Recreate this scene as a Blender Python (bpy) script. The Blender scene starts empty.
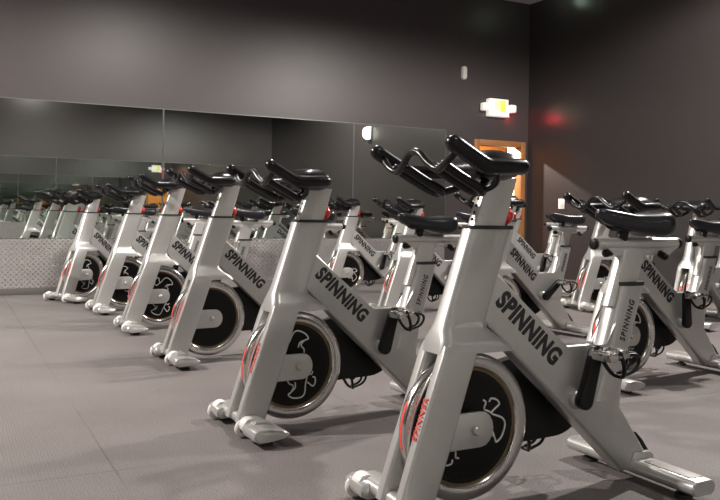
import bpy, bmesh, math, random
from mathutils import Vector, Matrix
random.seed(7)
S = bpy.context.scene
COL = S.collection
H = 0.93                      # eye height
CA = math.radians(27.4)       # camera yaw away from the mirror wall's normal
RX, FY, BY, LX, CZ = 7.53, 9.24, -1.12, -4.2, 4.01   # right wall, mirror wall, wall behind, left wall, ceiling

# ------------------------------------------------------------------ materials
def mat(name, base=(.5,.5,.5), rough=.5, metal=0.0, spec=.5, coat=0.0, emit=None, estr=0.0):
    m = bpy.data.materials.new(name); m.use_nodes = True
    b = m.node_tree.nodes['Principled BSDF']
    b.inputs['Base Color'].default_value = (*base, 1)
    b.inputs['Roughness'].default_value = rough
    b.inputs['Metallic'].default_value = metal
    b.inputs['Specular IOR Level'].default_value = spec
    b.inputs['Coat Weight'].default_value = coat
    b.inputs['Coat Roughness'].default_value = .12
    if emit:
        b.inputs['Emission Color'].default_value = (*emit, 1)
        b.inputs['Emission Strength'].default_value = estr
    return m
def nodes(m): return m.node_tree.nodes, m.node_tree.links, m.node_tree.nodes['Principled BSDF']
def grain(m, scale, amount, bump=0.0, dist=.001, rvar=0.0):
    """mottle the base colour, roughness and relief of a material a little"""
    n, l, b = nodes(m)
    tc = n.new('ShaderNodeTexCoord'); nz = n.new('ShaderNodeTexNoise')
    nz.inputs['Scale'].default_value = scale; nz.inputs['Detail'].default_value = 5
    l.new(tc.outputs['Object'], nz.inputs['Vector'])
    c = b.inputs['Base Color'].default_value[:]
    mx = n.new('ShaderNodeMix'); mx.data_type = 'RGBA'
    mx.inputs[6].default_value = (*[x*(1-amount) for x in c[:3]], 1)
    mx.inputs[7].default_value = (*[min(1, x*(1+amount)) for x in c[:3]], 1)
    l.new(nz.outputs['Fac'], mx.inputs[0]); l.new(mx.outputs[2], b.inputs['Base Color'])
    if bump:
        bp = n.new('ShaderNodeBump'); bp.inputs['Strength'].default_value = bump
        bp.inputs['Distance'].default_value = dist
        l.new(nz.outputs['Fac'], bp.inputs['Height']); l.new(bp.outputs[0], b.inputs['Normal'])
    if rvar:
        r = b.inputs['Roughness'].default_value
        mr = n.new('ShaderNodeMapRange')
        mr.inputs[3].default_value = r - rvar; mr.inputs[4].default_value = r + rvar
        l.new(nz.outputs['Fac'], mr.inputs[0]); l.new(mr.outputs[0], b.inputs['Roughness'])
    return m

M = {}
M['silver'] = grain(mat('silver_paint', (.52,.515,.50), .34, .62, .5, .25), 60, .05)
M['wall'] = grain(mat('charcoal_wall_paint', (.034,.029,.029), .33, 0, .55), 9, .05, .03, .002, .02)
M['wall_matte'] = grain(mat('charcoal_mirror_wall_paint', (.052,.043,.044), .40, 0, .5), 9, .05, .03, .002, .02)
M['ceiling'] = grain(mat('ceiling_white', (.55,.52,.54), .8), 14, .05)
M['white_plastic'] = mat('white_plastic', (.74,.72,.69), .35)
M['bar_black'] = grain(mat('handlebar_black', (.007,.007,.008), .26, 0, .38), 90, .2)
M['black'] = grain(mat('black_plastic', (.006,.006,.006), .36, 0, .3), 60, .2)
M['rubber'] = grain(mat('black_rubber', (.016,.016,.017), .7), 80, .2)
M['chrome'] = grain(mat('chrome', (.72,.71,.69), .16, 1), 40, .05, 0, 0, .04)
M['brushed'] = grain(mat('brushed_aluminium', (.62,.61,.59), .30, .55), 70, .06)
M['wheel_black'] = grain(mat('flywheel_black', (.004,.004,.004), .34, 0, .22), 50, .2)
M['bronze'] = mat('bronze_ring', (.20,.14,.07), .35, .8)
M['lace'] = mat('lace_grey', (.05,.045,.04), .4, .4)
M['saddle'] = grain(mat('saddle_vinyl', (.012,.012,.017), .30, 0, .5), 60, .2)
M['text_black'] = mat('lettering_black', (.012,.012,.012), .45)
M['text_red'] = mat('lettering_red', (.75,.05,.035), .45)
M['emblem'] = mat('emblem_white', (.62,.62,.60), .4)
M['knob_red'] = mat('knob_red', (.55,.025,.02), .3, 0, .5, .3)
M['grip_plate'] = grain(mat('grip_plate_grey', (.30,.29,.28), .55, .5), 160, .5, .5, .002)
M['mirror'] = mat('mirror_glass', (.74,.79,.755), .012, 1)
M['mirror_edge'] = mat('mirror_edge', (.14,.15,.15), .3, .5)
M['wood'] = grain(mat('door_wood', (.32,.14,.045), .42), 6, .2)
M['door_leaf'] = grain(mat('door_leaf_wood', (.42,.19,.06), .4), 5, .15)
M['hall'] = mat('hall_paint', (.74,.36,.10), .7)
M['daylight'] = mat('daylight_pane', (.9,.9,.85), .4, emit=(1.0,.96,.86), estr=4.5)
M['lamp_glow'] = mat('lamp_glow', (.9,.88,.8), .5, emit=(1.0,.93,.80), estr=9)
M['sign_white'] = mat('sign_face', (.85,.83,.76), .4, emit=(1.0,.95,.82), estr=.34)
M['sign_yellow'] = mat('sign_lit_pane', (.80,.80,.12), .4, emit=(.90,.93,.10), estr=.36)
M['sign_pale'] = mat('sign_pale_pane', (.85,.85,.5), .4, emit=(1.0,.96,.40), estr=.40)
M['glow_red'] = mat('added_red_glow', (.5,.02,.02), .4, emit=(1.0,.03,.06), estr=85)  # glow for the unseen pane added to the exit sign's side
M['sconce'] = mat('sconce_glass', (.9,.9,.85), .4, emit=(1.0,.95,.84), estr=3.0)
M['base'] = grain(mat('rubber_base', (.12,.108,.106), .5), 30, .1)

# floor: rubber matting, fine woven relief, faint seams between the rolls
def floor_mat():
    m = mat('rubber_matting', (.2,.19,.19), .62, 0, .35); n, l, b = nodes(m)
    tc = n.new('ShaderNodeTexCoord')
    sep = n.new('ShaderNodeSeparateXYZ'); l.new(tc.outputs['Object'], sep.inputs[0])
    def math_(op, a, bb=None):
        q = n.new('ShaderNodeMath'); q.operation = op
        for i, v in enumerate((a, bb)):
            if v is None: continue
            if isinstance(v, (int, float)): q.inputs[i].default_value = v
            else: l.new(v, q.inputs[i])
        return q.outputs[0]
    fu = math_('ABSOLUTE', math_('SUBTRACT', math_('FRACT', math_('MULTIPLY', math_('ADD', sep.outputs[0], -.55), 1/1.22)), .5))
    fv = math_('ABSOLUTE', math_('SUBTRACT', math_('FRACT', math_('MULTIPLY', math_('ADD', sep.outputs[1], -2.92), 1/1.83)), .5))
    su = math_('GREATER_THAN', fu, .4970); sv = math_('GREATER_THAN', fv, .4980)
    wear = n.new('ShaderNodeTexNoise'); wear.inputs['Scale'].default_value = .9; wear.inputs['Detail'].default_value = 1
    l.new(tc.outputs['Object'], wear.inputs['Vector'])
    wr = n.new('ShaderNodeMapRange'); wr.inputs[1].default_value = .42; wr.inputs[2].default_value = .52
    l.new(wear.outputs['Fac'], wr.inputs[0])
    seam = math_('MULTIPLY', math_('MAXIMUM', su, sv), wr.outputs[0])
    big = n.new('ShaderNodeTexNoise'); big.inputs['Scale'].default_value = 1.3; big.inputs['Detail'].default_value = 6
    l.new(tc.outputs['Object'], big.inputs['Vector'])
    fine = n.new('ShaderNodeTexNoise'); fine.inputs['Scale'].default_value = 190; fine.inputs['Detail'].default_value = 2
    l.new(tc.outputs['Object'], fine.inputs['Vector'])
    r1 = n.new('ShaderNodeMapRange'); r1.inputs[1].default_value = .3; r1.inputs[2].default_value = .7
    r1.inputs[3].default_value = .85; r1.inputs[4].default_value = 1.13
    l.new(big.outputs['Fac'], r1.inputs[0])
    r2 = n.new('ShaderNodeMapRange'); r2.inputs[1].default_value = .3; r2.inputs[2].default_value = .7
    r2.inputs[3].default_value = .58; r2.inputs[4].default_value = 1.42
    l.new(fine.outputs['Fac'], r2.inputs[0])
    fac = math_('MULTIPLY', math_('MULTIPLY', r1.outputs[0], r2.outputs[0]), math_('SUBTRACT', 1.0, math_('MULTIPLY', seam, .34)))
    mx = n.new('ShaderNodeVectorMath'); mx.operation = 'SCALE'
    mx.inputs[0].default_value = (.146,.130,.127); l.new(fac, mx.inputs['Scale'])
    l.new(mx.outputs[0], b.inputs['Base Color'])
    # small raised nubs
    mp = n.new('ShaderNodeTexVoronoi'); mp.inputs['Scale'].default_value = 85; mp.inputs['Randomness'].default_value = .25
    l.new(tc.outputs['Object'], mp.inputs['Vector'])
    hgt = math_('ADD', math_('MULTIPLY', mp.outputs['Distance'], .7), math_('MULTIPLY', seam, .8))
    bp = n.new('ShaderNodeBump'); bp.inputs['Strength'].default_value = .55; bp.inputs['Distance'].default_value = .004
    bp.invert = True
    l.new(hgt, bp.inputs['Height']); l.new(bp.outputs[0], b.inputs['Normal'])
    return m
M['floor'] = floor_mat()

# diamond tread plate: alternating raised lozenges
def tread_mat():
    m = mat('diamond_tread_plate', (.74,.71,.70), .26, .85); n, l, b = nodes(m)
    tc = n.new('ShaderNodeTexCoord')
    mp = n.new('ShaderNodeMapping'); mp.inputs['Scale'].default_value = (26,26,26)
    mp.inputs['Rotation'].default_value = (0, math.radians(45), 0)
    l.new(tc.outputs['Object'], mp.inputs[0])
    sep = n.new('ShaderNodeSeparateXYZ'); l.new(mp.outputs[0], sep.inputs[0])
    def math_(op, a, bb=None):
        q = n.new('ShaderNodeMath'); q.operation = op
        for i, v in enumerate((a, bb)):
            if v is None: continue
            if isinstance(v, (int, float)): q.inputs[i].default_value = v
            else: l.new(v, q.inputs[i])
        return q.outputs[0]
    X, Z = sep.outputs[0], sep.outputs[2]
    fx = math_('SUBTRACT', math_('FRACT', X), .5); fz = math_('SUBTRACT', math_('FRACT', Z), .5)
    par = math_('MODULO', math_('ADD', math_('FLOOR', X), math_('FLOOR', Z)), 2.0)
    par = math_('ABSOLUTE', par)
    def loz(a, bb): return math_('SUBTRACT', 1.0, math_('ADD', math_('MULTIPLY', math_('ABSOLUTE', a), 2.1), math_('MULTIPLY', math_('ABSOLUTE', bb), 6.0)))
    l1, l2 = loz(fx, fz), loz(fz, fx)
    mixh = n.new('ShaderNodeMix'); mixh.data_type = 'FLOAT'
    l.new(par, mixh.inputs[0]); l.new(l1, mixh.inputs[2]); l.new(l2, mixh.inputs[3])
    hgt = math_('MAXIMUM', mixh.outputs[0], 0.0)
    bp = n.new('ShaderNodeBump'); bp.inputs['Strength'].default_value = 1.0; bp.inputs['Distance'].default_value = .035
    l.new(hgt, bp.inputs['Height']); l.new(bp.outputs[0], b.inputs['Normal'])
    return m
M['tread'] = tread_mat()

# ------------------------------------------------------------------ mesh helpers
def finish(name, bm, material, parent=None, smooth=35, loc=None):
    bmesh.ops.recalc_face_normals(bm, faces=bm.faces)
    me = bpy.data.meshes.new(name); bm.to_mesh(me); bm.free()
    mats = material if isinstance(material, (list, tuple)) else [material]
    for mm in mats: me.materials.append(mm)
    if smooth:
        for p in me.polygons: p.use_smooth = True
        me.set_sharp_from_angle(angle=math.radians(smooth))
    o = bpy.data.objects.new(name, me); COL.objects.link(o)
    if parent: o.parent = parent
    if loc: o.location = loc
    return o
def box(bm, x0, x1, y0, y1, z0, z1, bev=0, seg=2, mi=0):
    vs = [bm.verts.new((x, y, z)) for x in (x0, x1) for y in (y0, y1) for z in (z0, z1)]
    fs = [bm.faces.new([vs[i] for i in f]) for f in ((0,1,3,2),(4,6,7,5),(0,4,5,1),(2,3,7,6),(0,2,6,4),(1,5,7,3))]
    for f in fs: f.material_index = mi
    if bev:
        es = {e for f in fs for e in f.edges}
        r = bmesh.ops.bevel(bm, geom=list(es), offset=bev, segments=seg, affect='EDGES', profile=.5)
        for f in r['faces']: f.material_index = mi
    return vs
def prism(bm, pts, y0, y1, bev=0, seg=3):
    """polygon in the x-z plane pushed out along y"""
    a = [bm.verts.new((x, y0, z)) for x, z in pts]; b = [bm.verts.new((x, y1, z)) for x, z in pts]
    n = len(pts)
    fa = bm.faces.new(a); fb = bm.faces.new(b[::-1])
    for i in range(n): bm.faces.new((a[i], b[i], b[(i+1) % n], a[(i+1) % n]))
    if bev:
        es = list(fa.edges) + list(fb.edges)
        bmesh.ops.bevel(bm, geom=es, offset=bev, segments=seg, affect='EDGES', profile=.5)
def rrect(w, d, r, seg=4):
    """rounded rectangle outline, w along x, d along y"""
    r = min(r, w/2*.999, d/2*.999); out = []
    for cx, cy, a0 in ((w/2-r, d/2-r, 0), (-w/2+r, d/2-r, 90), (-w/2+r, -d/2+r, 180), (w/2-r, -d/2+r, 270)):
        for i in range(seg+1):
            a = math.radians(a0 + 90*i/seg); out.append((cx + r*math.cos(a), cy + r*math.sin(a)))
    return out
def loft(bm, rings, cap=True, mi=0):
    rv = [[bm.verts.new(p) for p in r] for r in rings]
    n = len(rv[0])
    for a, b in zip(rv, rv[1:]):
        for i in range(n):
            f = bm.faces.new((a[i], a[(i+1) % n], b[(i+1) % n], b[i])); f.material_index = mi
    if cap:
        for r in (rv[0][::-1], rv[-1]):
            f = bm.faces.new(r); f.material_index = mi
def catmull(pts, sub=6, closed=False):
    P = [Vector(p) for p in pts]; n = len(P); out = []
    rng = range(n if closed else n-1)
    for i in rng:
        p0 = P[(i-1) % n] if (closed or i > 0) else P[0]*2 - P[1]
        p1, p2 = P[i], P[(i+1) % n]
        p3 = P[(i+2) % n] if (closed or i+2 < n) else P[-1]*2 - P[-2]
        for k in range(sub):
            t = k/sub
            out.append(.5*((2*p1) + (-p0+p2)*t + (2*p0-5*p1+4*p2-p3)*t*t + (-p0+3*p1-3*p2+p3)*t**3))
    if not closed: out.append(P[-1])
    return out
def tube(bm, pts, r, sides=10, closed=False, round_ends=True, mi=0, flat=None):
    """sweep a circle (or an ellipse, flat=(ra, rb)) along points"""
    P = [Vector(p) for p in pts]; n = len(P)
    T = []
    for i in range(n):
        if closed: t = P[(i+1) % n] - P[i-1]
        else: t = P[min(i+1, n-1)] - P[max(i-1, 0)]
        T.append(t.normalized())
    up = Vector((0,0,1)) if abs(T[0].z) < .9 else Vector((1,0,0))
    nrm = (up - T[0]*up.dot(T[0])).normalized()
    rings = []
    for i in range(n):
        nrm = (nrm - T[i]*nrm.dot(T[i])).normalized(); bi = T[i].cross(nrm)
        ri = r[i] if isinstance(r, (list, tuple)) else r
        rings.append((P[i], nrm.copy(), bi, ri, T[i]))
    def ring(c, nn, bb, rr):
        return [c + nn*(math.cos(2*math.pi*k/sides)*rr) + bb*(math.sin(2*math.pi*k/sides)*rr) for k in range(sides)]
    R = [ring(c, a, b, q) for c, a, b, q, t in rings]
    if not closed and round_ends:
        c, a, b, q, t = rings[0]
        R = [ring(c - t*q*math.sin(w), a, b, q*math.cos(w)) for w in (1.45, 1.0, .5)] + R
        c, a, b, q, t = rings[-1]
        R = R + [ring(c + t*q*math.sin(w), a, b, q*math.cos(w)) for w in (.5, 1.0, 1.45)]
    if closed:
        rv = [[bm.verts.new(p) for p in rr] for rr in R]
        # untwist the seam
        for i in range(len(rv)):
            a, b = rv[i], rv[(i+1) % len(rv)]
            off = 0
            if i == len(rv)-1:
                off = min(range(sides), key=lambda o: sum((a[k].co-b[(k+o) % sides].co).length for k in range(sides)))
            for k in range(sides):
                f = bm.faces.new((a[k], a[(k+1) % sides], b[(k+1+off) % sides], b[(k+off) % sides])); f.material_index = mi
    else: loft(bm, R, True, mi)
def lathe_y(bm, prof, cx, cz, seg=48, mi=0):
    """profile of (radius, y) turned about an axis parallel to y"""
    rings = []
    for r, y in prof:
        rings.append([bm.verts.new((cx + r*math.cos(2*math.pi*k/seg), y, cz + r*math.sin(2*math.pi*k/seg))) for k in range(seg)])
    for a, b in zip(rings, rings[1:]):
        for k in range(seg):
            f = bm.faces.new((a[k], a[(k+1) % seg], b[(k+1) % seg], b[k])); f.material_index = mi
    return rings
def cyl_y(bm, cx, cz, r, y0, y1, seg=20, bev=0, mi=0):
    b = bev
    prof = [(r*.001, y0), (r-b, y0), (r, y0+b), (r, y1-b), (r-b, y1), (r*.001, y1)] if b else [(r*.001, y0), (r, y0), (r, y1), (r*.001, y1)]
    lathe_y(bm, prof, cx, cz, seg, mi)
def text_mesh(name, body, size, material, parent, mtx, bold=.0, shear=0.0, squeeze=1.0, spacing=1.0, depth=.0008):
    cu = bpy.data.curves.new(name, 'FONT'); cu.body = body; cu.size = size
    cu.align_x = 'CENTER'; cu.align_y = 'CENTER'; cu.offset = bold; cu.shear = shear
    cu.space_character = spacing; cu.extrude = depth; cu.resolution_u = 4
    t = bpy.data.objects.new(name, cu); COL.objects.link(t)
    dg = bpy.context.evaluated_depsgraph_get(); dg.update()
    me = bpy.data.meshes.new_from_object(t.evaluated_get(dg))
    bpy.data.objects.remove(t); bpy.data.curves.remove(cu)
    me.transform(mtx @ Matrix.Diagonal((squeeze, 1, 1, 1)))
    me.materials.clear(); me.materials.append(material); me.name = name
    o = bpy.data.objects.new(name, me); COL.objects.link(o); o.parent = parent
    return o
def basis(origin, xdir, zdir):
    """matrix whose x runs along xdir and whose z (the text's face) points along zdir"""
    x = Vector(xdir).normalized(); z = Vector(zdir).normalized(); y = z.cross(x)
    m = Matrix.Identity(4)
    for i in range(3):
        m[i][0], m[i][1], m[i][2], m[i][3] = x[i], y[i], z[i], origin[i]
    return m
def tag(o, label=None, cat=None, group=None, kind=None):
    if label: o['label'] = label
    if cat: o['category'] = cat
    if group: o['group'] = group
    if kind: o['kind'] = kind
    return o
def empty(name, loc=(0,0,0), rz=0):
    o = bpy.data.objects.new(name, None); COL.objects.link(o)
    o.empty_display_size = .1; o.location = loc; o.rotation_euler = (0,0,rz)
    return o
def copy_tree(o, parent=None):
    c = o.copy(); COL.objects.link(c)
    if parent: c.parent = parent
    for ch in list(o.children): copy_tree(ch, c)
    return c

# ------------------------------------------------------------------ the setting
def slab(name, x0, x1, y0, y1, z0, z1, m):
    bm = bmesh.new(); box(bm, x0, x1, y0, y1, z0, z1)
    return tag(finish(name, bm, m, smooth=0), kind='structure')
T = .12
slab('floor', LX-T, RX+T, BY-T, FY+T, -.1, 0, M['floor'])
slab('ceiling', LX-T, RX+T, BY-T, FY+T, CZ, CZ+.1, M['ceiling'])
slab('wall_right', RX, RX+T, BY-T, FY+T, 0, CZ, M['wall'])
slab('wall_left', LX-T, LX, BY-T, FY+T, 0, CZ, M['wall_matte'])
slab('wall_rear', LX, RX, BY-T, BY, 0, CZ, M['wall_matte'])
# mirror wall with the doorway cut out
DX0, DX1, DZ = 6.645, 7.40, 1.925
bm = bmesh.new()
box(bm, LX, DX0, FY, FY+T, 0, CZ); box(bm, DX1, RX, FY, FY+T, 0, CZ); box(bm, DX0, DX1, FY, FY+T, DZ, CZ)
tag(finish('wall_front', bm, M['wall_matte'], smooth=0), kind='structure')
# lit hallway behind the doorway, with a tall bright window at its end
HD = FY + 1.2
bm = bmesh.new()
box(bm, DX0-.9, DX0-.8, FY+T, HD, 0, 2.5); box(bm, RX+1.1, RX+1.2, FY+T, HD, 0, 2.5)
box(bm, DX0-.9, RX+1.2, HD, HD+.1, 0, 2.5); box(bm, DX0-.9, RX+1.2, FY+T, HD+.1, 2.5, 2.6)
box(bm, DX0-.9, RX+1.2, FY+T, HD+.1, -.1, 0)
tag(finish('wall_hall', bm, M['hall'], smooth=0), kind='structure')
wn = empty('window_1', (8.19, HD, 0)); wn['kind'] = 'structure'
bm = bmesh.new(); box(bm, -.12, .12, -.012, 0, .35, 2.1); finish('pane', bm, M['daylight'], wn)
bm = bmesh.new()
for x in (-.15, .12): box(bm, x, x+.03, -.03, 0, .32, 2.13)
box(bm, -.12, .12, -.03, 0, .32, .35); box(bm, -.12, .12, -.03, 0, 2.1, 2.13)
finish('window_frame', bm, M['wood'], wn)
# door casing
fw = .07
bm = bmesh.new()
box(bm, DX0-fw, DX0+.012, FY-.03, FY+T+.01, 0, DZ+fw, .006); box(bm, DX1-.012, DX1+fw, FY-.03, FY+T+.01, 0, DZ+fw, .006)
box(bm, DX0+.012, DX1-.012, FY-.03, FY+T+.01, DZ-.012, DZ+fw, .006)
tag(finish('trim_1', bm, M['wood']), kind='structure')
# door leaf swung open into the hall
dr = empty('door_1', (DX0+.02, FY+T+.02, 0), math.radians(80)); dr['kind'] = 'structure'
bm = bmesh.new(); box(bm, 0, .70, 0, .045, .01, DZ-.02, .004)
finish('door_leaf', bm, M['door_leaf'], dr)
bm = bmesh.new(); tube(bm, catmull([(.64,-.002,1.0),(.64,-.05,1.0),(.62,-.06,1.0),(.54,-.06,1.0)], 4), .009, 10)
finish('door_handle', bm, M['brushed'], dr)
# baseboards
def base(name, *b):
    bm = bmesh.new(); box(bm, *b, .004); tag(finish(name, bm, M['base']), kind='structure')
base('baseboard_front', LX+.012, DX0-fw, FY-.012, FY, 0, .07)
base('baseboard_right', RX-.012, RX, BY+.012, FY, 0, .07)
base('baseboard_rear', LX+.012, RX-.012, BY, BY+.012, 0, .07)
# tread plate under the mirrors
MZ0, MZ1, ME = .605, 2.085, 6.10
bm = bmesh.new(); box(bm, LX+.02, ME, FY-.014, FY, .07, MZ0-.006)
tag(finish('trim_2', bm, M['tread'], smooth=0), kind='structure')
bm = bmesh.new(); box(bm, LX+.02, RX-.4, BY, BY+.014, .07, MZ0-.006)
tag(finish('trim_3', bm, M['tread'], smooth=0), kind='structure')
# mirrors: separate sheets
def mirror(x0, x1, y, face, label, group):
    r = empty('wall_mirror', ((x0+x1)/2, y, MZ0)); tag(r, label, 'mirror', group)
    w = (x1-x0)/2; d = .012*face
    bm = bmesh.new(); ya, yb = sorted((0, d)); box(bm, -w+.004, w-.004, ya, yb, 0, MZ1-MZ0)
    finish('glass', bm, M['mirror'], r, 0)
    bm = bmesh.new(); ya, yb = sorted((0, d*1.25))
    box(bm, -w+.004, w-.004, ya, yb, MZ1-MZ0, MZ1-MZ0+.010); box(bm, -w+.004, w-.004, ya, yb, -.006, 0)
    box(bm, -w-.004, -w+.004, ya, yb, -.006, MZ1-MZ0+.010); box(bm, w-.004+.0005, w+.0035, ya, yb, -.006, MZ1-MZ0+.010)
    finish('edge_trim', bm, M['mirror_edge'], r, 0)
gF, gB = 'mirrors along the front wall', 'mirrors along the rear wall'
mirror(-2.66, -.215, FY, -1, 'tall mirror sheet on the front wall, beyond the left end of the bikes', gF)
mirror(-.205, 2.21, FY, -1, 'leftmost big mirror sheet seen above the tread plate at left', gF)
mirror(2.22, 4.67, FY, -1, 'wide mirror sheet behind the middle bikes, between two seams', gF)
mirror(4.68, ME, FY, -1, 'narrower right end mirror sheet reflecting a lit oval wall lamp', gF)
for i in range(4):
    x0 = -2.66 + 2.46*i
    mirror(x0, x0+2.45, BY, 1, ['tall mirror sheet on the rear wall near the left corner', 'rear wall mirror sheet straight behind the viewpoint',
        'rear wall mirror sheet behind the middle column of bikes', 'rear wall mirror sheet nearest the right wall'][i], gB)

# exit sign with two lamp heads
Zs = 2.45; Xs = 6.93
sg = empty('exit_sign', (Xs, FY, Zs)); tag(sg, 'white lit exit sign with two small lamp heads above the door', 'sign')
bm = bmesh.new(); box(bm, -.165, .165, -.10, 0, -.125, .125, .012); finish('housing', bm, M['sign_white'], sg)
bm = bmesh.new(); box(bm, -.075, .02, -.104, -.098, -.035, .095, .002); finish('pale_pane', bm, M['sign_pale'], sg)
bm = bmesh.new(); box(bm, .02, .105, -.105, -.098, -.055, .10, .002); finish('yellow_pane', bm, M['sign_yellow'], sg)
for sx in (-1, 1):
    bm = bmesh.new(); box(bm, sx*.235-.052, sx*.235+.052, -.13, -.03, -.055, .055, .02, 3)
    box(bm, sx*.18-.03, sx*.18+.03, -.07, -.03, -.02, .02)
    finish('lamp_head', bm, M['sign_white'], sg)
bm = bmesh.new(); box(bm, .164, .169, -.095, -.045, -.121, -.060, .001); tag(finish('red_glow_pane', bm, M['glow_red'], sg), 'unseen red pane added to tint the right wall')  # unseen pane, added to throw the sign's red glow onto the right wall
# white sensor on the wall
bm = bmesh.new()
loft(bm, [[(x*s, -d, z*s) for x, z in rrect(.075, .19, .035, 5)] for s, d in ((1,-.01),(1,.03),(.9,.045),(.6,.055))])
o = finish('motion_sensor', bm, M['white_plastic'], loc=(6.375, FY, 2.90)); tag(o, 'small white oval sensor high on the dark front wall', 'sensor')
# switch plate on the right wall
sp = empty('wall_switch', (RX, 8.50, 1.10)); tag(sp, 'small white switch plate low on the dark right wall', 'switch')
bm = bmesh.new(); box(bm, -.008, 0, -.06, .06, -.07, .07, .003); finish('plate', bm, M['white_plastic'], sp)
bm = bmesh.new(); box(bm, -.013, -.007, -.018, .018, -.035, .035, .002); finish('rocker', bm, M['white_plastic'], sp)
# oval wall lamp on the right wall (seen in the mirror)
wl = empty('wall_lamp', (RX, 4.30, 2.53)); tag(wl, 'lit white oval lamp on the right wall, seen in the mirror', 'lamp')
bm = bmesh.new(); box(bm, -.03, 0, -.10, .10, -.13, .13, .01); finish('back_plate', bm, M['white_plastic'], wl)
bm = bmesh.new()
loft(bm, [[(-.03-d, y*s, z*s) for y, z in rrect(.19, .26, .094, 6)] for s, d in ((1,0),(.97,.04),(.85,.08),(.6,.105),(.25,.115))])
finish('lamp_shade', bm, M['sconce'], wl)

# ------------------------------------------------------------------ one exercise bike
# local axes: x towards the back of the bike, y to its right-hand side, z up; origin on the floor under its middle
WX, WZ, WR = -.232, .262, .232      # flywheel
CX, CZ_ = .193, .318                # crank axle
def lean(z): return (z-.58)*.32     # slope of head tube and seat tube
def make_frame(root):
    bm = bmesh.new()
    # head tube flaring into the fork crown
    def sec(z, xf, xr, d, r):
        return [((xf+xr)/2 + x, y, z) for x, y in rrect(xr-xf, d, r, 5)]
    loft(bm, [sec(.892, -.238, -.074, .080, .030), sec(.74, -.288, -.124, .082, .030), sec(.60, -.335, -.172, .086, .030),
              sec(.575, -.346, -.172, .094, .030), sec(.545, -.354, -.140, .134, .032), sec(.525, -.359, -.105, .146, .034), sec(.503, -.364, -.085, .146, .034)])
    # fork legs
    for s in (-1, 1):
        R = []
        for z, xf, xr, yc, d in ((.53,-.352,-.228,.048,.040),(.503,-.362,-.236,.0525,.045),(.40,-.398,-.270,.053,.042),(.25,-.450,-.318,.053,.042),(.12,-.492,-.364,.054,.042),(.055,-.512,-.386,.055,.042)):
            R.append([((xf+xr)/2+x, s*yc+y, z) for x, y in rrect(xr-xf, d, .011, 5)])
        loft(bm, R)
        # axle plate growing back out of the leg
        pts = [(-.38,.205),(-.38,.318)]
        for k in range(9):
            a = math.radians(90 - 180*k/8); pts.append((-.208 + .048*math.cos(a), .262 + .056*math.sin(a)))
        y0, y1 = sorted((s*.046, s*.056)); prism(bm, pts, y0, y1, .003, 2)
        cyl_y(bm, WX, WZ, .014, *sorted((s*.056, s*.074)), 12, .003)
    # sloping main tube, ledge and lower tail
    pts = [(-.19,.796),(.150,.480),(.335,.480),(.38,.60),(.45,.56),(.400,.345),(.378,.268),(.555,.062),(.415,.040),(-.205,.610)]
    prism(bm, pts, -.038, .038, .012, 3)
    # seat tube
    R = []
    for z, xf, xr in ((.30,.265,.395),(.48,.325,.450),(.60,.363,.487),(.698,.393,.516)):
        R.append([((xf+xr)/2+x, y, z) for x, y in rrect(xr-xf, .084, .036, 6)])
    loft(bm, R)
    # bottom bracket shell
    cyl_y(bm, CX, CZ_, .034, -.062, .05, 20, .004)
    f = finish('frame', bm, M['silver'], root, 40)
    # lettering on both flanks of the main tube and the seat tube
    d = Vector((1, 0, -.905)).normalized()
    text_mesh('lettering', 'SPINNING', .083, M['text_black'], f, basis((-.012,-.0388,.562), d, (0,-1,0)), .0042, .12, .80, 1.10)
    text_mesh('lettering', 'SPINNING', .083, M['text_black'], f, basis((-.012,.0388,.562), -d, (0,1,0)), .0042, .12, .80, 1.10)
    u = Vector((.33, 0, 1)).normalized()
    text_mesh('lettering', 'SPINNING', .034, M['text_black'], f, basis((.420,-.0424,.570), u, (0,-1,0)), .0010, .1, .80, 1.25)
    text_mesh('lettering', 'SPINNING', .034, M['text_black'], f, basis((.420,.0424,.570), -u, (0,1,0)), .0010, .1, .80, 1.25)
    w = Vector((-.30, 0, -1)).normalized()
    text_mesh('lettering', 'SPINNER', .032, M['text_red'], f, basis((-.4305,-.053,.315), Vector((.34,0,1)), (-1,0,.34)), .0004, .1, .95, 1.15)
    return f
def stadium(w, h, n=6):
    """oval-ended outline (x, z)"""
    return rrect(w, h, h/2, n)
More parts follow.
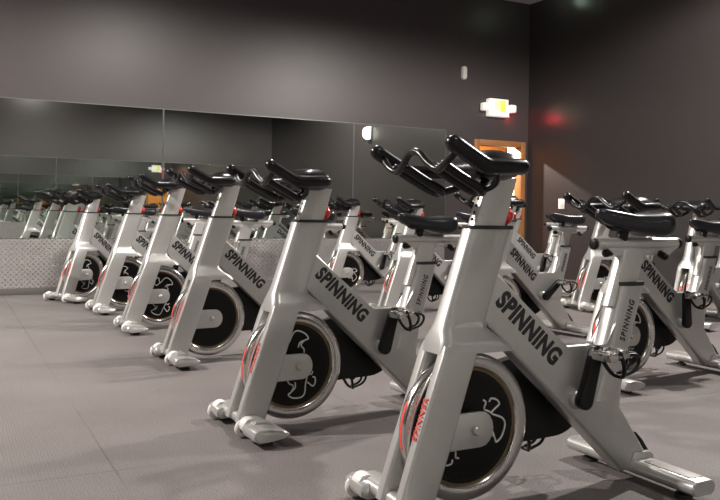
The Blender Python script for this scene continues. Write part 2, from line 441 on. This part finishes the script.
def make_bike():
    root = empty('exercise_bike')
    make_frame(root)
    # collars
    bm = bmesh.new()
    loft(bm, [[((-.238-.074)/2+.0016+x, y, z) for x, y in rrect(.171, .087, .032, 5)] for z in (.885, .897)])
    finish('head_collar', bm, M['rubber'], root)
    bm = bmesh.new()
    loft(bm, [[((.393+.516)/2+x, y, z) for x, y in rrect(.130, .090, .040, 6)] for z in (.690, .703)])
    finish('seat_collar', bm, M['rubber'], root)
    # handlebar post
    bm = bmesh.new()
    R = [[(-.160+.32*(z-.897)+x, y, z) for x, y in rrect(.128-.25*(z-.80)*.2, .046, .010, 3)] for z in (.80, .90, 1.00, 1.05)]
    loft(bm, R)
    hp = finish('handlebar_post', bm, M['brushed'], root)
    bm = bmesh.new()
    for k in range(5):
        z = .915 + .022*k; x = -.160+.32*(z-.897)-.064+.25*(z-.80)*.1
        tube(bm, [(x-.0012, 0, z), (x+.004, 0, z)], .006, 10, round_ends=False)
    tag(finish('adjustment_hole', bm, M['text_black'], hp), 'row of dark adjustment holes', kind='stuff')
    # handlebar: two padded horns, cross bars, waved front tube and inner rests
    bm = bmesh.new(); hz = 1.070
    for s in (-1, 1):
        path = catmull([(-.440,s*.222,hz+.060),(-.385,s*.222,hz+.030),(-.330,s*.222,hz+.003),(-.29,s*.221,hz),(-.235,s*.216,hz+.002),(-.185,s*.205,hz+.004)], 5)
        tube(bm, path, .0245, 14)
        # rear corner turning in to the cross bar
        tube(bm, catmull([(-.20,s*.205,hz+.003),(-.168,s*.19,hz+.004),(-.155,s*.14,hz+.006),(-.155,s*.0,hz+.008)], 5), .0215, 12)
        # inner rest: a long narrow loop
        yi = .108
        lp = catmull([(-.415,s*(yi+.030),hz+.004),(-.36,s*(yi+.030),hz-.026),(-.285,s*(yi+.028),hz-.062),(-.265,s*yi,hz-.070),
                      (-.285,s*(yi-.028),hz-.062),(-.36,s*(yi-.030),hz-.026),(-.415,s*(yi-.030),hz+.004)], 5)
        tube(bm, lp, .0155, 10)
        tube(bm, catmull([(-.268,s*(yi+.020),hz-.066),(-.255,s*.17,hz-.045),(-.28,s*.215,hz-.002)], 5), .011, 10)
        tube(bm, catmull([(-.265,s*(yi-.02),hz-.068),(-.225,s*.06,hz-.05),(-.18,s*.04,hz-.015)], 5), .012, 10)
    wave = [(-.420,-.222,hz+.050),(-.428,-.172,hz+.012),(-.424,-.120,hz-.008),(-.430,-.07,hz+.014),(-.434,-.025,hz+.046),(-.434,.025,hz+.046),
            (-.430,.07,hz+.014),(-.424,.120,hz-.008),(-.428,.172,hz+.012),(-.420,.222,hz+.050)]
    tube(bm, catmull(wave, 6), .0115, 10)
    finish('handlebar', bm, M['bar_black'], root, 60)
    # raised pad in the middle of the bar, on the post
    bm = bmesh.new()
    R = []
    for k, (z, sx, sy) in enumerate(((-.030,.70,.55),(-.018,.95,.85),(.010,1,1),(.034,.90,.90),(.054,.66,.72),(.064,.34,.42))):
        R.append([(-.185+x*sx + .02*k/5, y*sy, hz+z) for x, y in rrect(.175, .25, .06, 5)])
    loft(bm, R)
    finish('handlebar_pad', bm, M['bar_black'], root, 60)
    # red resistance knob behind the head
    bm = bmesh.new()
    tube(bm, [(-.115,0,.862),(-.088,0,.915)], .009, 10)
    tube(bm, catmull([(-.090,0,.905),(-.084,0,.918),(-.078,0,.936),(-.074,0,.948)], 3), [.013,.016,.019,.021,.022,.022,.021,.019,.016,.011], 14)
    kn = finish('resistance_knob', bm, M['knob_red'], root, 60)
    # flywheel
    fw = empty('flywheel', (WX, 0, WZ)); fw.parent = root
    bm = bmesh.new(); t = .020
    lathe_y(bm, [(.001,-t*.7),(.040,-t*.7),(.042,-t*.55),(.187,-t*.55),(.187,t*.55),(.042,t*.55),(.040,t*.7),(.001,t*.7)], 0, 0, 56)
    for sd in (-1, 1):
        lathe_y(bm, [(.178, sd*(t*.55+.0004)), (.186, sd*(t*.55+.0004))], 0, 0, 64, 1)
        N = 44
        for k in range(N):
            for a0, a1 in ((k, k+.5), (k+1, k+.5)):
                a0, a1 = 2*math.pi*a0/N, 2*math.pi*a1/N; w = .007
                q = [(.176, a0), (.176, a0+w), (.163, a1+w), (.163, a1)]
                f = bm.faces.new([bm.verts.new((r*math.cos(a), sd*(t*.55+.0004), r*math.sin(a))) for r, a in q]); f.material_index = 2
    finish('disc', bm, [M['wheel_black'], M['bronze'], M['lace']], fw)
    bm = bmesh.new()
    lathe_y(bm, [(.185,-t*.5),(.189,-t*.95),(.195,-t*1.1),(.2225,-t*1.1),(.2305,-t*.9),(.2345,-t*.5),(.2345,t*.5),(.2305,t*.9),(.2225,t*1.1),(.195,t*1.1),(.189,t*.95),(.185,t*.5)], 0, 0, 64)
    finish('rim', bm, M['chrome'], fw, 50)
    bm = bmesh.new(); rows = []  # reflection of the red leg lettering, painted onto the chrome rim
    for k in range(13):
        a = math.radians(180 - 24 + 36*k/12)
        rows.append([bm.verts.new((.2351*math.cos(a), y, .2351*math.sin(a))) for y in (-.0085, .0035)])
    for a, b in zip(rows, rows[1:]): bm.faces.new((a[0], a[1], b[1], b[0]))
    tag(finish('rim_reflection', bm, M['text_red'], fw), 'red lettering reflection painted on the wheel rim')
    # white line figure, twice, on each face
    A = [(.052,.075),(.058,.083),(.078,.080),(.088,.068),(.072,.052),(.066,.040),(.104,.030),(.118,.012),(.112,-.022),(.095,-.040),(.086,-.026),(.066,-.014),(.052,-.030),(.040,-.034)]
    B = [(.032,.076),(.040,.070),(.037,.052),(.054,.046),(.066,.040)]
    C = [(.086,-.026),(.075,-.008),(.056,-.004)]
    for s in (-1, 1):
        for turn in (0, math.radians(202)):
            bm = bmesh.new(); ct, st = math.cos(turn), math.sin(turn)
            for pl in (A, B, C):
                pts = [((x+.015)*1.12, z*1.12) for x, z in pl]
                tube(bm, catmull([(x*ct - z*st, s*(t*.55+.0006), x*st + z*ct) for x, z in pts], 4), .0034, 6)
            finish('emblem', bm, M['emblem'], fw, 60)
    # chain guard on the right-hand side
    pts = []
    r1, r2 = .125, .158; c1, c2 = (-.235,.272), (CX+.012, CZ_-.002)
    dx, dz = c2[0]-c1[0], c2[1]-c1[1]; L = math.hypot(dx, dz); th = math.atan2(dz, dx); be = math.acos((r1-r2)/L)
    for k in range(25):
        a = th - be + 2*be*k/24; pts.append((c2[0]+r2*math.cos(a), c2[1]+r2*math.sin(a)))
    for k in range(25):
        a = th + be + (2*math.pi-2*be)*k/24; pts.append((c1[0]+r1*math.cos(a), c1[1]+r1*math.sin(a)))
    bm = bmesh.new(); prism(bm, pts, .084, .122, .012, 3)
    cyl_y(bm, CX, CZ_, .04, .04, .09, 16)
    finish('chain_guard', bm, M['black'], root, 40)
    # cranks and pedals
    ang = math.radians(74)
    for s, a in ((-1, ang), (1, ang + math.pi)):
        cr = empty('crank', (CX, 0, CZ_), 0); cr.parent = root; cr.rotation_euler = (0, -a, 0)
        ya, yb = (.066, .094) if s < 0 else (.128, .152)
        y0, y1 = sorted((s*ya, s*yb))
        bm = bmesh.new()
        pl = []
        for k in range(13):
            w = math.radians(90 + 180*k/12); pl.append((.030*math.cos(w), .030*math.sin(w)))
        for k in range(13):
            w = math.radians(-90 + 180*k/12); pl.append((.168+.021*math.cos(w), .021*math.sin(w)))
        prism(bm, pl, y0, y1, .006, 3)
        finish('crank_arm', bm, M['black'], cr, 40)
        # pedal with a toe cage, kept level
        pd = empty('pedal', (.168, s*(yb+.008), 0)); pd.parent = cr; pd.rotation_euler = (0, a + math.radians(172), 0)
        bm = bmesh.new(); o = s
        def yy(v): return s*v
        tube(bm, [(0, yy(-.02), 0), (0, yy(.088), 0)], .008, 10)
        for yv in (.006, .084): box(bm, -.042, .042, *sorted((yy(yv)-.004, yy(yv)+.004)), -.013, .013, .002)
        for xv in (-.040, .040): box(bm, xv-.004, xv+.004, *sorted((yy(.006), yy(.084))), -.013, .013, .002)
        box(bm, -.036, .036, *sorted((yy(.026), yy(.064))), -.010, .010, .004)
        finish('pedal_body', bm, M['chrome'], pd, 40)
        bm = bmesh.new()
        for yv in (.016, .076):
            tube(bm, catmull([(.02,yy(yv),.012),(-.045,yy(yv),.006),(-.085,yy(yv),.016),(-.100,yy(yv*.7+.014),.040),(-.080,yy(yv*.55+.021),.066),(-.035,yy(yv*.55+.021),.074)], 4), .0058, 8)
        tube(bm, catmull([(-.085,yy(.016),.016),(-.094,yy(.046),.012),(-.085,yy(.076),.016)], 4), .0058, 8)
        tube(bm, catmull([(0,yy(.004),-.012),(-.008,yy(.000),.03),(-.02,yy(.02),.070),(-.03,yy(.046),.080),(-.02,yy(.074),.070),(-.008,yy(.092),.03),(0,yy(.088),-.012)], 4), .0070, 8)
        finish('toe_cage', bm, M['black'], pd, 60)
    # seat post, slider, saddle
    bm = bmesh.new()
    loft(bm, [[(.436+.33*(z-.70)+x, y, z) for x, y in rrect(.112, .050, .018, 4)] for z in (.62, .72, .80, .815)])
    finish('seat_post', bm, M['brushed'], root)
    bm = bmesh.new()
    tube(bm, [(.300,0,.836),(.700,0,.836)], .021, 18, round_ends=False)
    prism(bm, [(.345,.822),(.690,.822),(.650,.795),(.385,.795)], -.020, .020, .004, 2)
    sl = finish('seat_slider', bm, M['brushed'], root, 40)
    bm = bmesh.new()
    tube(bm, [(.291,0,.836),(.294,0,.836),(.304,0,.836)], [.014,.0205,.0215], 16, round_ends=False); finish('end_cap', bm, M['black'], sl, 60)
    bm = bmesh.new(); tube(bm, [(.698,0,.836),(.708,0,.836)], .0215, 16); finish('end_cap', bm, M['black'], sl, 60)
    bm = bmesh.new(); tube(bm, [(.60,-.015,.800),(.60,-.040,.790)], .014, 12); finish('clamp_knob', bm, M['black'], sl, 60)
    bm = bmesh.new(); tube(bm, [(.375,0,.806),(.356,0,.803)], .015, 12); finish('end_plug', bm, M['black'], sl, 60)
    bm = bmesh.new()
    tube(bm, [(.430,0,.855),(.440,0,.895)], .021, 14)
    box(bm, .40, .48, -.032, .032, .880, .900, .006)
    for s in (-1, 1): tube(bm, catmull([(.36,s*.012,.905),(.40,s*.022,.889),(.50,s*.024,.889),(.56,s*.038,.905)], 4), .004, 8)
    finish('saddle_clamp', bm, M['black'], root, 50)
    bm = bmesh.new(); R = []
    for x, w, zt, zb, dz in ((.312,.012,.947,.930,0),(.318,.032,.957,.914,0),(.345,.050,.959,.896,.001),(.40,.070,.953,.882,.002),(.46,.104,.945,.870,.004),
                         (.52,.156,.948,.858,.008),(.560,.190,.954,.851,.010),(.588,.194,.957,.856,.010),(.606,.156,.950,.870,.006),(.616,.090,.936,.892,.002)):
        ring = []; n = 24
        for k in range(n):
            a = 2*math.pi*k/n; ca, sa = math.cos(a), math.sin(a)
            y = w/2*math.copysign(abs(ca)**.7, ca)
            z = (zt+zb)/2 + (zt-zb)/2*math.copysign(abs(sa)**.7, sa)
            if sa > .2: z -= dz*(1-abs(ca))**1.5
            if sa < 0: z += .012*(1-abs(ca))
            ring.append((x, y, z))
        R.append(ring)
    loft(bm, R); finish('saddle', bm, M['saddle'], root, 60)
    # rear stabiliser with grip plates
    bm = bmesh.new()
    loft(bm, [[(.505+x*q, y, .052+z*q) for x, z in stadium(.108, .050)] for y, q in ((-.302,.92),(-.298,1),(.288,1),(.292,.92))])
    prism(bm, [(.44,.05),(.46,.105),(.54,.100),(.558,.085),(.560,.05)], -.045, .045, .008, 2)
    rs = finish('rear_stabilizer', bm, M['silver'], root, 40)
    bm = bmesh.new(); prism(bm, [(.475,.172),(.490,.168),(.520,.140),(.556,.092),(.566,.070),(.548,.066)], -.026, .026, .004, 2)
    finish('tail_plug', bm, M['black'], root, 40)
    for s in (-1, 1):
        bm = bmesh.new(); y0, y1 = sorted((s*.07, s*.270)); box(bm, .478, .536, y0, y1, .074, .0795, .001)
        finish('grip_plate', bm, M['grip_plate'], rs)
    # front stabiliser: broad pads at the ends, rollers in front
    bm = bmesh.new()
    loft(bm, [[(-.456+x, y, .060+z) for x, z in stadium(.085, .046)] for y in (-.20, .225)])
    def pad(y0, y1):
        out = []
        for y, q in ((y0,.90),(y0+.006,1),(y1-.006,1),(y1,.93)):
            ring = []
            for x, z in ((-.075,.0),(-.070,.018),(-.050,.028),(-.01,.028),(.05,.017),(.075,.004),(.078,-.006),(.06,-.016),(0,-.024),(-.05,-.026),(-.070,-.016)):
                ring.append((-.450+x*q, y, .048+z*q))
            out.append(ring)
        loft(bm, out)
    pad(-.290, -.150); pad(.135, .262)
    fs = finish('front_stabilizer', bm, M['silver'], root, 40)
    for yc in (.205, -.125):
        bm = bmesh.new()
        # housing over the roller
        R = []
        for y, q in ((yc-.03,.55),(yc-.028,.9),(yc-.015,1),(yc+.012,1),(yc+.018,.94)):
            R.append([(-.486+.034*q*math.cos(2*math.pi*k/16), y, .058+.034*q*math.sin(2*math.pi*k/16)) for k in range(16)])
        loft(bm, R)
        finish('roller_housing', bm, M['white_plastic'], fs, 50)
        bm = bmesh.new(); cyl_y(bm, -.496, .038, .036, yc+.019, yc+.041, 24, .006)
        w = finish('transport_wheel', bm, M['white_plastic'], fs, 40)
        bm = bmesh.new(); cyl_y(bm, -.496, .038, .018, yc+.017, yc+.043, 16, .002)
        finish('hub', bm, M['black'], w, 40)
    for x, y, zt in ((.505,.215,.030),(.505,-.22,.030),(-.45,.215,.040),(-.45,-.225,.026)):
        bm = bmesh.new(); tube(bm, [(x,y,.0005),(x,y,.012),(x,y,.013),(x,y,zt)], [.030,.028,.014,.014], 14, round_ends=False)
        finish('rubber_foot', bm, M['rubber'], root, 40)
    return root

proto = make_bike()
# every bike: u, v, turn (deg), flywheel turn (deg), crank turn (deg), extra height of bars, of saddle, label
G1, G2, G3 = ('exercise bikes in the nearest column', 'exercise bikes in the middle column', 'exercise bikes in the column by the right wall')
BIKES = [
 (1.70, 2.09, 0, -8, 0, 0, 0, G1, 'silver exercise bike closest to the viewer, large in the right foreground'),
 (1.59, 3.25, 2.5, 78, 0, -.015, -.025, G1, 'silver exercise bike second nearest, in the centre with its whole flywheel in view'),
 (1.70, 4.87, 2, 0, 0, .04, 0, G1, 'silver exercise bike with a plain black flywheel, third from the front'),
 (1.72, 6.25, -.4, 60, 0, .05, 0, G1, 'silver exercise bike fourth from the front, just left of the plain black flywheel'),
 (1.70, 7.50, 2.5, 100, 0, .01, 0, G1, 'silver exercise bike second from the tread plate, fifth in the left row'),
 (1.47, 8.62, 25, 75, 0, -.02, 0, G1, 'leftmost silver exercise bike, turned slightly, against the tread plate'),
 (3.60, 1.90, 0, 20, 0, 0, 0, G2, 'exercise bike beside the foreground one, beyond the right edge of the view'),
 (3.66, 3.34, 1, 50, 20, -.085, -.03, G2, 'exercise bike at the right edge behind the foreground saddle, its rear foot in view'),
 (3.87, 4.81, 5, 10, -35, -.05, 0, G2, 'dark-looking exercise bike in the gap right of the foreground head tube, crank tilted back'),
 (4.03, 6.37, .6, 40, 0, -.07, 0, G2, 'exercise bike behind the second bike\'s saddle, fork half hidden'),
 (4.23, 8.05, 1, -30, 0, -.04, 0, G2, 'white-lit exercise bike seen between the two nearest bikes, whole lettering and flywheel in view'),
 (6.15, 1.80, 0, 15, 0, 0, 0, G3, 'exercise bike by the right wall level with the foreground one, seen only in the mirrors'),
 (6.15, 3.25, 0, 35, 10, 0, 0, G3, 'exercise bike by the right wall, second from the rear wall, seen only in the mirrors'),
 (5.97, 4.88, 15, 70, 10, -.05, 0, G3, 'exercise bike cut by the right edge, behind the one whose rear foot shows'),
 (6.07, 6.03, -5, -20, 0, -.03, 0, G3, 'exercise bike whose white fork and flywheel show left of the foreground saddle'),
 (5.88, 7.24, 2, 30, 0, -.03, 0, G3, 'far exercise bike with black saddle near the dark corner, right of the door'),
]
for i, (u, v, tz, fwt, crt, hb, hs, g, lab) in enumerate(BIKES):
    b = proto if i == 0 else copy_tree(proto)
    b.location = (u, v, 0); b.rotation_euler = (0, 0, math.radians(tz))
    tag(b, lab, 'exercise bike', g)
    for ch in list(b.children):
        nm = ch.name.split('.')[0]
        if nm in ('handlebar', 'handlebar_post', 'handlebar_pad'): ch.location = (.32*hb, 0, hb)
        if nm in ('seat_post', 'seat_slider', 'saddle_clamp', 'saddle'): ch.location = (.33*hs, 0, hs)
        if nm == 'flywheel':
            for e in list(ch.children):
                if e.name.startswith('emblem'):
                    e.rotation_euler = (0, -math.radians(fwt), 0)
                    if i == 2: bpy.data.objects.remove(e)
        elif nm == 'crank':
            base_a = ch.rotation_euler[1] if i == 0 else ch.rotation_euler[1]
            ch.rotation_euler = (0, base_a - math.radians(crt), 0)
            for p in ch.children:
                if p.name.startswith('pedal'): p.rotation_euler = (0, p.rotation_euler[1] + math.radians(crt), 0)

# ------------------------------------------------------------------ light
def spot(name, loc, aim, power, size=100, blend=.6, rad=.12, col=(1,.96,.90)):
    L = bpy.data.lights.new(name, 'SPOT'); L.energy = power; L.spot_size = math.radians(size); L.spot_blend = blend
    L.shadow_soft_size = rad; L.color = col
    o = bpy.data.objects.new(name, L); COL.objects.link(o); o.location = loc
    o.rotation_euler = (Vector(aim) - Vector(loc)).to_track_quat('-Z', 'Y').to_euler()
    return o
def point(name, loc, power, rad=.1, col=(1,.96,.90)):
    L = bpy.data.lights.new(name, 'POINT'); L.energy = power; L.shadow_soft_size = rad; L.color = col
    o = bpy.data.objects.new(name, L); COL.objects.link(o); o.location = loc
    return o
warm = (1, .94, .88)
for x, y, p in ((-2.8, 5.1, 1250), (2.4, 5.1, 260), (6.0, 4.0, 680), (-2.2, 7.9, 200), (1.8, .2, 80)):  # last one is an unseen fill lamp, added to brighten the nearest bikes
    spot('ceiling_and_fill_lamp', (x, y, CZ-.16), (x, y, 0), p, 172, .25, .09, warm)
point('hall_lamp', (7.06, FY+.95, 2.35), 26, .08, (1, .86, .64))
spot('hall_downlight', (6.98, FY+.95, 2.32), (7.5, 8.2, 1.2), 420, 58, .5, .025, (1, .93, .82))
point('corner_lamp', (7.30, 8.43, CZ-.10), .7, .08, (.75, 1, .8))
wd = bpy.data.worlds.new('room'); S.world = wd; wd.use_nodes = True
wd.node_tree.nodes['Background'].inputs[0].default_value = (.02,.02,.022,1)
wd.node_tree.nodes['Background'].inputs[1].default_value = .3

# ------------------------------------------------------------------ camera
cd = bpy.data.cameras.new('camera'); cam = bpy.data.objects.new('camera', cd); COL.objects.link(cam)
cd.sensor_width = 36; cd.lens = 40; cd.shift_y = -37/720; cd.clip_start = .05
mw = Matrix.Rotation(-CA, 4, 'Z') @ Matrix.Rotation(math.pi/2, 4, 'X') @ Matrix.Rotation(.016, 4, 'Z')
mw.translation = (0, 0, H); cam.matrix_world = mw
S.camera = cam
S.view_settings.view_transform = 'Standard'; S.view_settings.look = 'None'
S.view_settings.exposure = .42; S.view_settings.gamma = 1
S.cycles.max_bounces = 16; S.cycles.glossy_bounces = 12; S.cycles.diffuse_bounces = 3
